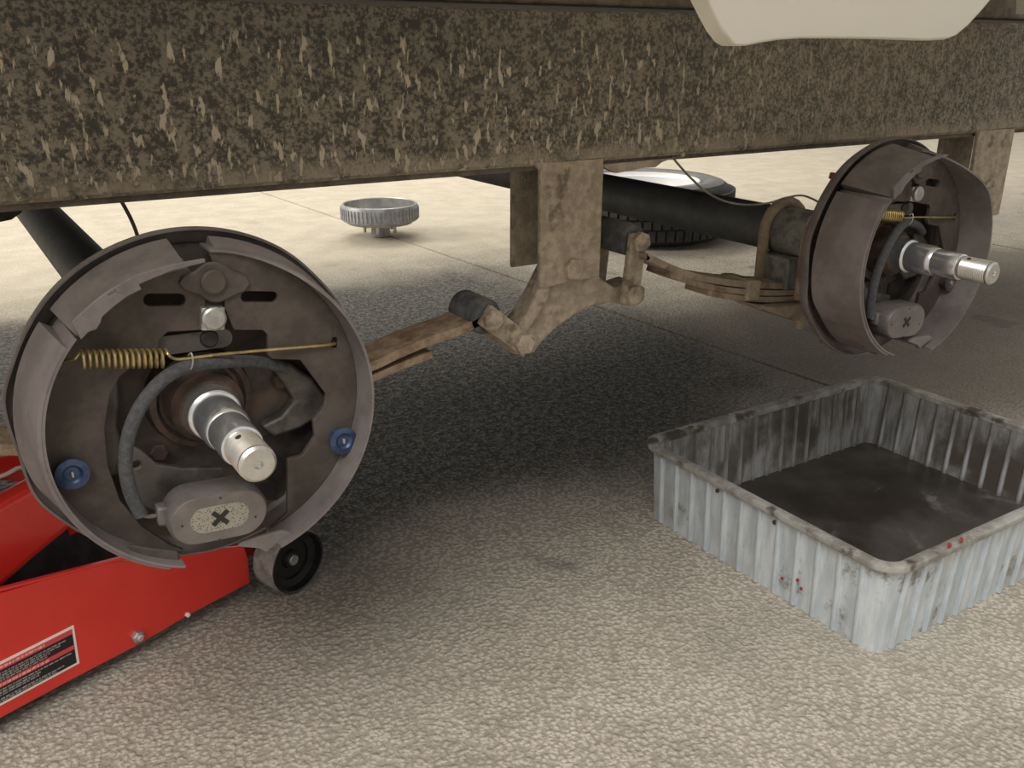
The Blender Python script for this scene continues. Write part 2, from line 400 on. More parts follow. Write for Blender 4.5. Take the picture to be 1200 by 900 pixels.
# ------------------------------------------------------------------ axles
YB = .6912
BR = {'near': (.1532, .4017), 'far': (.9728, .4281)}
def axle(X0, Z0, label, tip):
    T = thing('axle', label, 'axle', (X0, YB, Z0), 'bare trailer axles with exposed spindles')
    f = lambda r, a, d: Vector((X0 + r*math.cos(a), YB - d, Z0 + r*math.sin(a)))
    R = .0302
    MB().lathe([(0, -1.60), (R, -1.60), (R, -.07), (R, -.03), (0, -.03)], f, 40).build('tube', M['tube'], T)
    MB().lathe([(R+.0012, -.145), (R+.0022, -.142), (R+.0022, -.035), (R-.002, -.03), (R-.004, -.145)], f, 40).build('tube_end', M['galv'], T)
    MB().lathe([(0, -.02), (.046, -.02), (.046, -.012), (.040, -.012), (.0385, .006), (.034, .008), (.031, .003), (.0285, .003), (.0275, .024), (.0225, .030), (0, .030)], f, 48).build('brake_flange', M['rusty'], T)
    sp = MB().lathe([(0, .02), (.0205, .02), (.0205, .034), (.0195, .040), (.0200, .0415), (.0200, .0445), (.0187, .046), (.0176, .0465), (.0176, .073), (.0158, .079), (.0152, .0795), (.0148, .092), (.0152, .0925), (.0152, .108), (.0145, .110), (.0128, .1105)], f, 48).build('spindle', M['steel'], T)
    pr = [(.0122, .1105), (.0129, .1112)]
    d = .114
    while d < tip - .004: pr += [(.0131, d), (.0126, d+.0009)]; d += .0018
    pr += [(.0128, tip-.002), (.0108, tip), (.0034, tip), (.0026, tip-.003), (0, tip-.0035)]
    MB().lathe(pr, f, 40).build('threaded_end', M['thread'], sp, smooth=30)
    a = math.radians(112)
    c = f(.0128, a, .120); n = Vector((math.cos(a), 0, math.sin(a)))
    MB().prism_ngon(c - n*.001, n, .0022, .0014, 12).build('cotter_hole', M['dark'], sp)
    return T
axle(*BR['near'], 'axle with bright spindle pointing out above the red jack', .1445)
axle(*BR['far'], 'dark tubular axle with shiny spindle, held to the spring by U-bolts', .1485)

# ------------------------------------------------------------------ electric drum brakes
X0L, Z0L = BR['near']
def tr(px, py, d):
    p = on_y(px, py, YB - d); return (p.x - X0L, p.z - Z0L)
def trl(pts, d): return [tr(x, y, d) for x, y in pts]
def brake(X0, Z0, label, kd, near):
    B = thing('brake_assembly', label, 'drum brake', (X0, YB, Z0 - .132), 'electric drum brakes without their drums')
    f = lambda r, a, d: Vector((X0 + r*math.cos(a), YB - d, Z0 + r*math.sin(a)))
    q = lambda u, w, d: Vector((X0 + u, YB - d, Z0 + w))
    # backing plate: pressed disc with rolled rim
    def rimr(a):
        g_ = math.degrees(a) % 360; k = 0
        for c, wd, h in ((168, 7, .0022), (187, 8, -.0022), (204, 8, .002), (128, 12, .0006), (40, 10, -.0012), (285, 10, -.0015)):
            k += h * math.exp(-((g_ - c) / wd) ** 2)
        return k
    fr = lambda r, a, d: f(r + (rimr(a) if r > .1255 else 0), a, d)
    MBp = MB().lathe([(.1195, -.0070), (.1215, -.0040), (.1270, -.0010), (.1300, .0020), (.1312, .0050), (.1326, .0052), (.1332, .0030), (.1328, -.003), (.129, -.009), (.1195, -.0098)], fr, 128, close_prof=True)
    bp = MBp.build('backing_plate', M['rim'], B, smooth=50)
    holes = [slot2(tr(140, 632, -.006), tr(160, 632, -.006), .0032), circle2((0, 0), .041, 28)]
    MB().plate(circle2((0, 0), .120, 72), holes, q, -.0092, -.0066).build('plate_face', M['plate'], bp)
    # greasy boss and pressed details of the plate
    ban = trl([(318, 432), (340, 425), (366, 443), (383, 466), (378, 486), (352, 502), (322, 512), (306, 500), (330, 488), (345, 470), (336, 455)], .006)
    MB().plate(ban, [], q, -.007, .007).build('pressed_boss', M['arm'], bp, bevel=.003, seg=3)
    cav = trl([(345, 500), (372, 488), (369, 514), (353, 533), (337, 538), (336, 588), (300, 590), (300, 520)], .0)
    MB().plate(cav, [], q, -.0066, -.0055).build('painted_recess_shade', M['dark'], bp)  # dark plate laid in to paint the shade of the recess
    for px, py in ((187, 531), (330, 446)):
        u, w = tr(px, py, 0)
        MB().prism_ngon(q(u, w, -.0068), (0, -1, 0), .0075, .008, 6, .4, .001).build('mounting_bolt', M['rusty'], bp)
    # shoes
    dfr = .058 * kd; dw0, dw1 = .0235, .0285
    def arcpts(R, a0, a1, n=40): return [(R*math.cos(math.radians(a0 + (a1-a0)*k/n)), R*math.sin(math.radians(a0 + (a1-a0)*k/n))) for k in range(n+1)]
    def table(R0, R1, d0, dfun, a0, a1, n, name, mat, par):
        rg = []
        for k in range(n+1):
            g0 = a0 + (a1-a0)*k/n; a = math.radians(g0); dd = dfun(g0)
            rg.append([f(R0, a, d0), f(R0 - (R1-R0)*.0, a, dd), f(R1, a, dd), f(R1, a, d0)])
        return MB().ringloft(rg, cap0=True, cap1=True).build(name, mat, par)
    def dR(g0):
        t_ = min(1, max(0, (g0-34)/46)); t_ = t_*t_*(3-2*t_); return dfr + (.031-dfr)*t_
    # trailing shoe (right)
    inner = trl([(336, 600), (336, 537), (353, 533), (368, 511), (366, 492), (379, 475), (381, 461), (351, 421), (318, 420), (313, 415), (313, 392), (307, 386), (273, 386), (262, 360), (262, 345)], .026)
    outer = arcpts(.1195, 84, -72)
    slotR = slot2(tr(288, 347, .026), tr(318, 347.5, .026), .0042)
    eye = slot2(tr(391, 398, .026), tr(391, 403, .026), .0026)
    sh = MB().plate(outer + inner, [slotR, eye], q, dw0, dw1).build('shoe', M['web'], B, bevel=.0006)
    table(.1195, .1216, .003, dR, -73, 84, 90, 'shoe_table', M['shoe'], sh)
    rg = []
    for k in range(81):
        g0 = -62 + 144*k/80; a = math.radians(g0); q0 = min(1, max(0, (g0-10)/25)); dd = dR(g0) - .004
        rg.append([f(.1216, a, .004), f(.1216, a, dd), f(.1226, a, dd), f(.1238 + .0037*q0, a, .008)])
    MB().ringloft(rg, cap0=True, cap1=True).build('lining', M['shoe'], sh)
    # broken lip at the lower end of the trailing shoe
    lip = trl([(283, 636), (300, 630), (332, 622), (345, 625), (322, 640), (312, 648), (303, 643), (279, 641)], dfr*.9)
    MB().plate(lip, [], q, dfr*.82, dfr*.9).build('shoe_toe', M['shoe'], sh, bevel=.001)
    # leading shoe (left)
    innerL = trl([(240, 345), (240, 358), (236, 386), (196, 388), (186, 397), (184, 408), (160, 424), (140, 440), (128, 462), (122, 500), (126, 545), (140, 585), (165, 615), (196, 636)], .026)
    outerL = arcpts(.1165, 254, 93)
    slotL = slot2(tr(175, 350.5, .026), tr(209, 350.5, .026), .0044)
    shl = MB().plate(outerL + innerL, [slotL], q, dw0, dw1).build('shoe', M['web'], B, bevel=.0006)
    prL = [(.1172, .004), (.1150, dfr), (.1168, dfr), (.1192, .004)]
    MB().lathe(prL, f, 72, 138, 251, close_prof=True, cap=True).build('shoe_table', M['shoe'], shl)
    MB().lathe([(.1160, .006), (.1150, dfr-.004), (.1168, dfr-.004), (.1275, .010), (.1275, .006)], f, 36, 95, 137.2, close_prof=True, cap=True).build('shoe_table', M['rim'], shl)
    rg = []
    for k in range(73):
        g0 = 142 + 104*k/72; a = math.radians(g0); q0 = min(1, max(0, (g0-196)/22)); rb = .1292 - .0070*q0*q0*(3-2*q0)
        rg.append([f(.1192, a, .004), f(.1170, a, dfr-.001), f(.1196, a, dfr-.002), f(rb, a, .009)])
    MB().ringloft(rg, cap0=True, cap1=True).build('lining', M['shoe'], shl)
    lipL = trl([(240, 303), (205, 309), (182, 315), (160, 322), (138, 334), (118, 347), (100, 362), (84, 377), (95, 398), (104, 389), (113, 386), (118, 378), (120, 371), (135, 358), (150, 347), (166, 339), (163, 333), (180, 326), (205, 316), (241, 307)], .058)
    marks = [slot2(tr(128, 344.5, .058), tr(134, 341, .058), .0009)]
    MB().plate(lipL, marks, q, dfr-.0022, dfr+.0006).build('shoe_lip', M['shoe'], shl, bevel=.0006)
    toe = trl([(150, 640), (166, 661), (178, 657), (188, 660), (196, 666), (213, 668), (208, 648), (180, 645)], .050)
    MB().plate(toe, [], q, .044, .0475).build('shoe_toe', M['web'], shl, bevel=.0006)
    # hold-down cups with their pins
    for (px, py), d in (((85, 556), .034), ((403, 517), .037)):
        u, w = tr(px, py, d + .003)
        g_ = lambda r, a, h, u=u, w=w: q(u + r*math.cos(a), w + r*math.sin(a), h)
        cup = MB().lathe([(.0035, .0285), (.0085, .0285), (.0085, d), (.0115, d+.001), (.0115, d+.003), (.007, d+.0035), (.005, d+.0015), (0, d+.0015)], g_, 24).build('hold_down_cup', M['blue'] if near else M['arm'], B)
        MB().box(q(u, w, d+.003), (.0018, .003, .0042)).build('pin', M['bolt_bright'], cup, bevel=.0004)
    # anchor plate and anchor post
    d = .030
    dia = trl([(209, 331), (214, 324), (230, 316), (240, 308), (252, 306), (262, 309), (272, 316), (288, 322), (293, 332), (287, 341), (272, 347), (258, 354), (246, 354), (232, 345), (216, 340)], d)
    ap = MB().plate(dia, [], q, d-.002, d+.002).build('anchor_plate', M['web'], B, bevel=.0012)
    u, w = tr(251, 331, d+.005); MB().prism_ngon(q(u, w, d), (0, -1, 0), .0092, .006, 28, 0, .0012).build('rivet', M['web'], ap)
    u, w = tr(250, 372, d+.004)
    sq = [tr(x, y, d+.004) for x, y in ((236, 361), (264, 360), (264, 387), (236, 388))]
    an = MB().plate(sq, [], q, .018, d+.004).build('anchor_post', M['bolt_bright'], B, bevel=.001)
    u, w = tr(251.5, 374, d+.008); MB().prism_ngon(q(u, w, d+.003), (0, -1, 0), .0088, .006, 28, 0, .0012).build('post_head', M['bolt_bright'], an)
    top = slot2(tr(193, 406, .024), tr(262, 397, .024), .0072)
    u, w = tr(246.7, 398, .026)
    lv = MB().plate(top, [circle2((u, w), .0068, 20)], q, .016, .0225).build('actuating_lever', M['arm'], B, bevel=.001)
    MB().prism_ngon(q(u, w, .012), (0, -1, 0), .0066, .0125, 20, 0, .0008).build('pivot_stud', M['dark'], lv)
    blob = trl([(110, 452), (125, 440), (140, 447), (141, 470), (138, 500), (146, 530), (140, 558), (124, 562), (112, 545), (100, 510), (98, 478)], .012)
    MB().plate(blob, [], q, .004, .012).build('lever_arm', M['arm'], lv, bevel=.004, seg=3)
    tri = trl([(150, 520), (166, 528), (184, 544), (215, 549), (262, 548), (262, 575), (205, 590), (180, 600), (160, 590), (150, 560)], .022)
    uh, wh = tr(160, 545, .022)
    MB().plate(tri, [circle2((uh, wh), .0028, 12)], q, .015, .022).build('lever_foot', M['arm'], lv, bevel=.0015)
    # return spring: coil then long hooked wire
    ds = .042
    p0 = Vector(tr(95, 421, ds)); p1 = Vector(tr(194, 420, ds)); rw = .0010; rc = .0064; N = 14
    path = []
    ax = (p1 - p0); L = ax.length; ax.normalize(); pe = Vector((-ax.y, ax.x))
    for k in range(N*12 + 1):
        t_ = k / (N*12); a = 2*math.pi*k/12
        c2 = p0 + ax*(L*t_) + pe*(rc*math.cos(a)); path.append(q(c2.x, c2.y, ds + rc*math.sin(a)))
    sp = MB().tube(path, rw, 8).build('return_spring', M['yellow'], B)
    hk = [path[-1]] + [q(*tr(x, y, dd), dd) for x, y, dd in ((197, 415, .046), (201, 419, .044), (208, 421, .042), (222, 420, .040), (260, 415, .038), (320, 409.5, .034), (386, 404, .031), (391, 402, .027))]
    MB().tube(smoothpath(hk, 5), .0012, 8).build('spring_wire', M['yellow'], sp)
    hk2 = [path[0]] + [q(*tr(x, y, dd), dd) for x, y, dd in ((88, 420, .044), (80, 422, .036), (76, 424, .027))]
    MB().tube(smoothpath(hk2, 4), .0011, 8).build('spring_hook', M['yellow'], sp)
    # magnet lead in a foam sleeve, with clip
    cp = [(330, 430, .014), (300, 424, .022), (262, 424, .032), (226, 428, .040), (196, 441, .046), (170, 468, .049), (153, 502, .050), (147, 540, .049), (152, 574, .048), (165, 603, .046)]
    lead = MB().tube(smoothpath([q(*tr(x, y, dd), dd) for x, y, dd in cp], 7), [.0048]*3*7 + [.0050]*(6*7+1), 14).build('magnet_lead_sleeve', M['sleeve'], B)
    MB().tube(smoothpath([q(*tr(x, y, dd), dd) for x, y, dd in ((163, 600, .046), (172, 605, .045), (184, 604, .042), (196, 600, .040))], 5), .0016, 8).build('lead_wire', M['wire'], lead)
    MB().tube(smoothpath([q(*tr(x, y, dd), dd) for x, y, dd in ((221, 416, .044), (224, 414, .047), (226, 420, .048), (225.5, 428, .048), (223, 433, .046))], 5), .0007, 8).build('wire_clip', M['bolt_bright'], lead)
    # magnet
    dm = .058
    a_, b_ = Vector(tr(231, 611, dm)), Vector(tr(284, 601, dm)); rm = .0205
    def st(r, k=0): return slot2(a_, b_, r)
    mg = MB(); mg.ringloft([[q(u-.0, w, dd) for u, w in st(r)] for r, dd in ((rm-.001, .030), (rm, .032), (rm, dm-.003), (rm-.0015, dm))], cap0=True, cap1=True)
    mg = mg.build('magnet', M['magnet_body'], B, smooth=30)
    MB().ringloft([[q(u, w, dd) for u, w in st(r)] for r, dd in ((rm-.0012, dm-.001), (rm-.0022, dm+.0008))], cap1=True).build('friction_face', M['magnet'], mg)
    mid = (a_ + b_)/2; ai = mid + (a_-mid)*.68; bi = mid + (b_-mid)*.68
    MB().plate(slot2(ai, bi, .0104), [], q, dm+.0004, dm+.0011).build('worn_insert', M['insert'] if near else M['magnet'], mg)
    dr = (b_-a_).normalized(); pp = Vector((-dr.y, dr.x))
    cs = MB()
    for sgn in (1, -1):
        e = (dr*.0056 + pp*.0052*sgn); nn = Vector((-e.y, e.x)).normalized()*.0018
        cs.plate([tuple(mid-e-nn), tuple(mid+e-nn), tuple(mid+e+nn), tuple(mid-e+nn)], [], q, dm+.0008, dm+.0016)
    cs.plate(circle2(mid, .0026, 10), [], q, dm+.0008, dm+.0017)
    cs.build('cross_slot', M['dark'], mg)
    for k_, (px, py) in enumerate(((213, 616), (299, 605), (258, 583), (257, 632))):
        u, w = tr(px, py, dm); MB().prism_ngon(q(u, w, dm+.0006), (0, -1, 0), .0009, .0006, 8).build('rivet_dot', M['dark'], mg)
    ear = trl([(184, 596), (199, 594), (199, 618), (186, 618)], .048)
    MB().plate(ear, [], q, .036, .048).build('lead_ear', M['magnet_body'], mg, bevel=.002)
    return B
brake(*BR['near'], 'exposed drum brake with blue hold-down cups, above the red jack', 1.0, True)
brake(*BR['far'], 'exposed drum brake mounted beyond the drain pan, beside the leaf spring clip', 1.2, False)

# ------------------------------------------------------------------ suspension
YS = .85; WS = .044; YN = YS - WS/2; YR = .800
def strip(name, top, th, mat, parent, y0=YN, y1=YN+WS):
    """bent flat bar following the given (x,z) centre line"""
    P = [Vector((p[0], 0, p[1])) for p in top]; P = smoothpath(P, 6); r = []
    for i, p in enumerate(P):
        d = (P[min(i+1, len(P)-1)] - P[max(i-1, 0)]).normalized(); n = Vector((-d.z, 0, d.x)) * th
        r.append([(p.x, y0, p.z), (p.x, y1, p.z), (p.x+n.x*-1, y1, p.z+n.z*-1), (p.x-n.x, y0, p.z-n.z)])
    return MB().ringloft(r, cap0=True, cap1=True).build(name, mat, parent, smooth=25, bevel=.0008)
def yz(px, py, Y=YN): p = on_y(px, py, Y); return (p.x, p.z)
# equalizer
eq = thing('equalizer', 'dusty curved equalizer arm pivoting under the hanger bracket between two springs', 'equalizer', (pb.x, YS, pb.z))
e_pts = [yz(x, y, YS-.008) for x, y in ((589, 398), (610, 372), (628, 343), (640, 318), (650, 300), (690, 300), (700, 325), (716, 335), (738, 328), (752, 336), (750, 352), (738, 358), (712, 353), (690, 357), (668, 368), (645, 385), (630, 400), (622, 412), (600, 414))]
MB().plate(e_pts, [], lambda u, w, d: Vector((u, YS+d, w)), -.016, .016).build('equalizer_arm', M['dust'], eq, bevel=.003, seg=3)
rib_ = [yz(x, y, YS-.018) for x, y in ((600, 385), (618, 358), (630, 330), (640, 318), (640, 345), (628, 366), (612, 390))]
MB().plate(rib_, [], lambda u, w, d: Vector((u, YS+d, w)), -.026, -.012).build('arm_rib', M['dust'], eq, bevel=.003, seg=3)
def link(p, q_, r, parent, cup):
    Y0 = YS - .036
    P, Q = Vector(yz(*p, Y0)), Vector(yz(*q_, Y0)); d = (Q-P).normalized(); nn = Vector((-d.y, d.x))
    A = P - d*r*.75; Bq = Q + d*r*1.0
    poly = [tuple(A + nn*r), tuple(A - nn*r), tuple(Bq - nn*r), tuple(Bq + nn*r)]
    l = MB().plate(poly, [], lambda u, w, dd: Vector((u, Y0+dd, w)), 0, .008).build('shackle_link', M['dust'], parent, bevel=.002, seg=2)
    MB().plate(poly, [], lambda u, w, dd: Vector((u, Y0+dd, w)), .066, .074).build('shackle_link', M['dust'], parent, bevel=.002, seg=2)
    for c, ph in ((P, .2), (Q, .5)):
        MB().prism_ngon((c.x, Y0+.0005, c.y), (0, -1, 0), .0125, .009, 6, ph, .0018).build('shackle_bolt', M['dust'], l)
    return P, Q
PL, QL = link((576, 374), (613, 402), .0125, eq, True)
PR, QR = link((749, 283), (741, 345), .0120, eq, True)
# right-hand spring
def yr(px, py, Y=YR): p = on_y(px, py, Y); return (p.x, p.z)
s1 = thing('leaf_spring', 'dusty leaf spring pack clamped under the axle with a U-bolt', 'leaf spring', (.9728, YR+WS/2, .36), 'trailer leaf springs')
def eyef(c, parent, mat, r=.019, y0=None, y1=None):
    g_ = lambda rr, a, h: Vector((c[0]+rr*math.cos(a), h, c[1]+rr*math.sin(a)))
    y0 = y0 or YN-.004; y1 = y1 or YN+WS+.004
    e = MB().lathe([(0, y0), (r-.002, y0), (r, y0+.003), (r, y1-.004), (r-.004, y1), (0, y1)], g_, 32).build('spring_eye', mat, parent)
    return e
e1 = eyef((PR.x-.001, PR.y), s1, M['rubber'], .0195, YN-.004, YN+WS+.02)
strip('leaf', [(PR.x, PR.y-.013), yr(762, 298), yr(785, 309), yr(815, 320), yr(850, 327), yr(895, 331), yr(940, 331), (1.05, yr(940, 331)[1]+.001), (1.18, .375), (1.32, .418)], .008, M['dust_leaf'], s1, YR, YR+WS)
strip('leaf', [yr(787, 318), yr(815, 328), yr(850, 336), yr(895, 340), yr(940, 338.5), (1.05, yr(940, 339)[1]+.001), (1.2, .363)], .0075, M['dust_leaf'], s1, YR, YR+WS)
strip('leaf', [yr(832, 340), yr(860, 345), yr(895, 348), yr(940, 346), (1.05, yr(940, 346)[1]), (1.12, .350)], .0075, M['dust_leaf'], s1, YR, YR+WS)
strip('leaf', [yr(893, 357), yr(915, 355), yr(940, 353), (1.04, yr(940, 353)[1])], .0075, M['dust_leaf'], s1, YR, YR+WS)
c0, c1, c2, c3 = yr(879, 329, YR-.004), yr(893, 329, YR-.004), yr(890, 352, YR-.004), yr(875, 353, YR-.004)
MB().plate([c0, c1, c2, c3], [], lambda u, w, d: Vector((u, YR+d, w)), -.004, WS+.004).build('leaf_clip', M['dust'], s1, bevel=.0015)
tp = [yr(873, 354), yr(900, 358), yr(942, 353), yr(985, 350), yr(985, 372), yr(945, 372), yr(932, 372), yr(926, 375), (yr(900, 364)[0], yr(900, 365)[1])]
tie = MB().plate(tp, [], lambda u, w, d: Vector((u, YR+d, w)), -.010, WS+.010).build('tie_plate', M['dust_leaf'], s1, bevel=.0015)
p = yr(936, 376, YR-.002); MB().prism_ngon((p[0], YR-.002, p[1]-.010), (0, 0, 1), .0062, .022, 12, 0, .001).build('ubolt_end', M['dust'], tie)
p = yr(908, 376, YR-.002)
def ubolt(Yc, parent):
    X0, Z0 = BR['far']; r = .0372; zt = Z0 - .075; path = [(X0-r, Yc, zt), (X0-r, Yc, Z0-.03)]
    for k in range(0, 13): a = math.pi - math.pi*k/12; path.append((X0+r*math.cos(a), Yc, Z0+r*math.sin(a)))
    path += [(X0+r, Yc, Z0-.03), (X0+r, Yc, zt)]
    MB().tube(path, .0075, 14).build('u_bolt', M['dust_leaf'], parent)
ubolt(YR-.030, s1); ubolt(YR+WS-.003, s1)
MB().box((.9728, YR+WS/2, .380), (.075, WS+.012, .042)).build('axle_seat', M['galv'], s1, bevel=.002)
MB().box((.9728, YR-.008, .385), (.006, .006, .03)).build('seat_tab', M['dust'], s1, bevel=.001)
# left-hand spring
s2 = thing('leaf_spring', 'rusty tan leaf spring running behind the brake over the stained and shaded floor', 'leaf spring', (.1532, YS, .33), 'trailer leaf springs')
eyef((PL.x-.001, PL.y), s2, M['rubber'], .0200)
strip('leaf', [(PL.x-.004, PL.y-.008), yz(540, 391), yz(500, 405), yz(465, 420), yz(440, 432), yz(405, 446), (.24, .302), (.15, .306), (.06, .322), (0, .338), (-.1, .366), (-.27, .41)], .010, M['dust_rust'], s2, YN-.004, YN+WS)
strip('leaf', [yz(508, 420), yz(480, 430), yz(440, 447), yz(405, 461), (.24, .290), (.15, .294), (.08, .306)], .008, M['dust_rust'], s2)
strip('leaf', [(.28, .277), (.22, .279), (.15, .282), (.08, .290)], .008, M['dust_rust'], s2)
for Yc in (YN-.008, YN+WS+.008):
    X0, Z0 = BR['near']; r = .0372; path = [(X0-r, Yc, Z0-.145), (X0-r, Yc, Z0-.03)] + [(X0+r*math.cos(math.pi-math.pi*k/12), Yc, Z0+r*math.sin(math.pi-math.pi*k/12)) for k in range(13)] + [(X0+r, Yc, Z0-.03), (X0+r, Yc, Z0-.145)]
    MB().tube(path, .0062, 12).build('u_bolt', M['dust_leaf'], s2)
MB().box((.1532, YS, .337), (.075, WS+.012, .074)).build('axle_seat', M['dust'], s2, bevel=.002)
MB().box((.1532, YS, .260), (.11, WS+.02, .010)).build('tie_plate', M['dust'], s2, bevel=.002)

# ------------------------------------------------------------------ brake wires
wp = [on_y(x, y, Y) for x, y, Y in ((787, 183, .830), (797, 195, .828), (810, 209, .822), (828, 225, .81), (850, 236, .80), (875, 240, .79), (900, 238, .78), (920, 232, .77), (938, 229, .76), (952, 233, .745), (966, 241, .73))]
w = MB().tube(smoothpath(wp, 6), .0021, 10, flat=.6).build('brake_wire', M['wire'], None, base=wp[0])
tag(w, 'thin tan wire looping from the frame down over the axle tube', 'wire')
wp = [on_y(x, y, .87) for x, y in ((140, 232), (148, 246), (155, 260), (161, 276), (168, 300))]
w = MB().tube(smoothpath(wp, 5), .0017, 8).build('brake_wire', M['wire_dark'], None, base=wp[0])
tag(w, 'short dark wire hanging straight from the frame behind the brake', 'wire')
p = on_y(979, 207, .715)
w = MB().box(p, (.010, .012, .008), Matrix.Rotation(.3, 3, 'Y')).build('wire_connector', M['red_tag'], None, base=p, bevel=.0015)
tag(w, 'small red wire connector poking out behind the brake backing plate', 'connector')
# dark hanger lug at the left end of the axle
pts = [on_y(x, y, .93) for x, y in ((-60, 236), (30, 232), (27, 249), (14, 258), (-10, 263), (-60, 268))]
MB().plate([(p.x, p.z) for p in pts], [], lambda u, w, d: Vector((u, .93+d, w)), 0, .03).build('frame_lug', M['dark'], tf, bevel=.003)

# ------------------------------------------------------------------ tandem fender (only the skirt between the wheels dips into view)
YFN = .45
f0 = [on_y(x, y, YFN) for x, y in ((1163, -2), (1148, 16), (1135, 30), (1122, 41), (1108, 46.5), (1092, 47.5), (1050, 46), (1000, 45), (940, 45), (915, 46.5), (893, 50), (876, 53.5), (865, 54), (857, 49), (848, 37), (838, 18), (828, -2))]
low = [(p.x, p.z) for p in f0]
xr, xl = low[0][0], low[-1][0]
zr = low[0][1]
outl = [(1.40, .70), (1.36, .80), (1.22, .90), (1.0, .92), (.56, .92), (.1, .92), (-.12, .90), (-.25, .80), (-.28, .70),
        (-.25, .70), (-.20, .775), (-.06, .845), (.12, .86), (.26, .82), (.36, .745), (.395, .705)]
outl = outl + [(x, z) for x, z in low[::-1]] + [(.735, .715), (.80, .755), (.90, .82), (1.02, .86), (1.17, .845), (1.31, .775), (1.37, .70)]
fe = thing('fender', 'white plastic tandem fender skirt dipping in front of the frame', 'fender', (.56, YFN, .66))
MB().plate(outl, [], lambda u, w, d: Vector((u, YFN+d, w)), 0, .016).build('skirt', M['fender'], fe, bevel=.007, seg=4, smooth=60)
tp = [(1.38, .71), (1.35, .80), (1.22, .89), (1.0, .915), (.56, .915), (.1, .915), (-.11, .89), (-.24, .80), (-.27, .71)]
r = [[(x, YFN+.012, z), (x, YF-.01, z), (x, YF-.01, z-.004), (x, YFN+.012, z-.004)] for x, z in tp]
MB().ringloft(r, cap0=True, cap1=True).build('top_sheet', M['fender'], fe)

# ------------------------------------------------------------------ floor jack
Aj = on_z(0, 842, .02); Bj = on_z(293, 683, .02)
dj = Vector((Bj.x-Aj.x, Bj.y-Aj.y, 0)).normalized(); nj = Vector((-dj.y, dj.x, 0))     # nj points away from the camera
Oj = Vector((Aj.x, Aj.y, 0))
def on_jack(px, py, off=0.0):
    d = Vector(ray(px, py)); P = Oj + nj*off; t = nj.dot(P - Vector((0, 0, CAM_H))) / nj.dot(d)
    X = Vector((0, 0, CAM_H)) + d*t; return ((X-Oj).dot(dj), X.z)
qj = lambda s, z, n: Oj + dj*s + nj*n + Vector((0, 0, z))
J = thing('floor_jack', 'red trolley jack with black warning sticker, parked under the axle', 'floor jack', qj(.1, 0, .08))
low_e = [on_jack(*p) for p in ((0, 842), (80, 799), (160, 757), (225, 719), (293, 683))]
top_e = [on_jack(*p) for p in ((291, 655), (286, 640), (200, 649), (130, 660), (60, 678), (0, 696))]
rear = [(-.16, top_e[-1][1]+.004), (-.30, .150), (-.36, .11), (-.36, .03), (-.2, .02)]
plate_poly = low_e + top_e + rear
npl = MB().plate(plate_poly, [], qj, 0, .005).build('side_plate', M['red'], J, bevel=.0012)
for k in range(6):
    pass
far_poly = [(s_, z) for s_, z in low_e + top_e + rear]
zf = [on_jack(x, y, .150) for x, y in ((-80, 540), (0, 536), (46, 529), (112, 522))]
sg = [on_jack(x, 560, .150)[0] for x in (112, 70)]
zf += [(sg[0], .10), (sg[1], .10)] + [on_jack(x, y, .150) for x, y in ((68, 569), (56, 567), (0, 563), (-80, 567))]
fpl = MB().plate(zf, [], qj, .150, .155).build('side_plate', M['red'], J, bevel=.0012)
0 and print('FARPLATE', zf, 'ARM', [on_jack(x, y, .055) for x, y in ((0, 588), (40, 566), (82, 622), (40, 657), (0, 693))], 'NEAR', top_e)
MB().plate(far_poly, [], qj, .156, .160).build('inner_side', M['cast'], J)
# granular dirt on the folded top edge
t0, t1 = on_jack(0, 694), on_jack(150, 655)
MB().plate([(t1[0], t1[1]), (t0[0], t0[1]), (t0[0], t0[1]+.003), (t1[0], t1[1]+.003)], [], qj, .001, .006).build('folded_edge', M['red'], npl)
# nut, small screw
c = qj(*on_jack(160, 745), 0); nut = MB().prism_ngon(c, -nj, .0072, .006, 6, .2, .001).build('axle_nut', M['bolt_bright'], npl)
MB().prism_ngon(c - nj*.006, -nj, .0040, .0035, 14, 0, .0008).build('bolt_end', M['steel'], nut)
c = qj(*on_jack(219, 720), 0); MB().prism_ngon(c, -nj, .0028, .004, 8, .2, .0006).build('screw_tip', M['white_print'], npl)
# warning sticker: white border, black field, two red heading bars, lines of tiny illegible print
st0 = [on_jack(*p) for p in ((86, 732.5), (93, 777))]; sl = [on_jack(*p) for p in ((0, 775.5), (0, 827))]
def lerp(a, b, t): return (a[0]+(b[0]-a[0])*t, a[1]+(b[1]-a[1])*t)
def stick(u, v):     # u 0 right edge -> 1 at the photo's left edge (and beyond), v 0 top -> 1 bottom
    return lerp(lerp(st0[0], sl[0], u), lerp(st0[1], sl[1], u), v)
def patch(name, u0, u1, v0, v1, mat, parent, n0, n1):
    return MB().plate([stick(u0, v0), stick(u1, v0), stick(u1, v1), stick(u0, v1)], [], qj, n0, n1).build(name, mat, parent, smooth=0)
sk = patch('warning_sticker', 0, 2.6, 0, 1, M['white_print'], npl, -.0005, .0002)
patch('black_field', .035, 2.55, .065, .94, M['black_print'], sk, -.0008, -.0004)
patch('heading_bar', .035, 2.55, .065, .185, M['pink_print'], sk, -.0010, -.0006)
patch('heading_bar', .035, 2.55, .47, .575, M['pink_print'], sk, -.0010, -.0006)
random.seed(11)
tl = MB(); hd = MB()
def words(mb, u0, v, h):
    u = u0
    while u < 2.45:
        wd = random.uniform(.02, .075)
        mb.plate([stick(u, v), stick(u+wd, v), stick(u+wd, v+h), stick(u, v+h)], [], qj, -.0013, -.0009); u += wd + .014
for v, u0 in ((.245, .14), (.30, .22), (.355, .36), (.41, .40), (.625, .09), (.685, .50), (.74, .52), (.835, .20), (.885, .30)): words(tl, u0, v, .030)
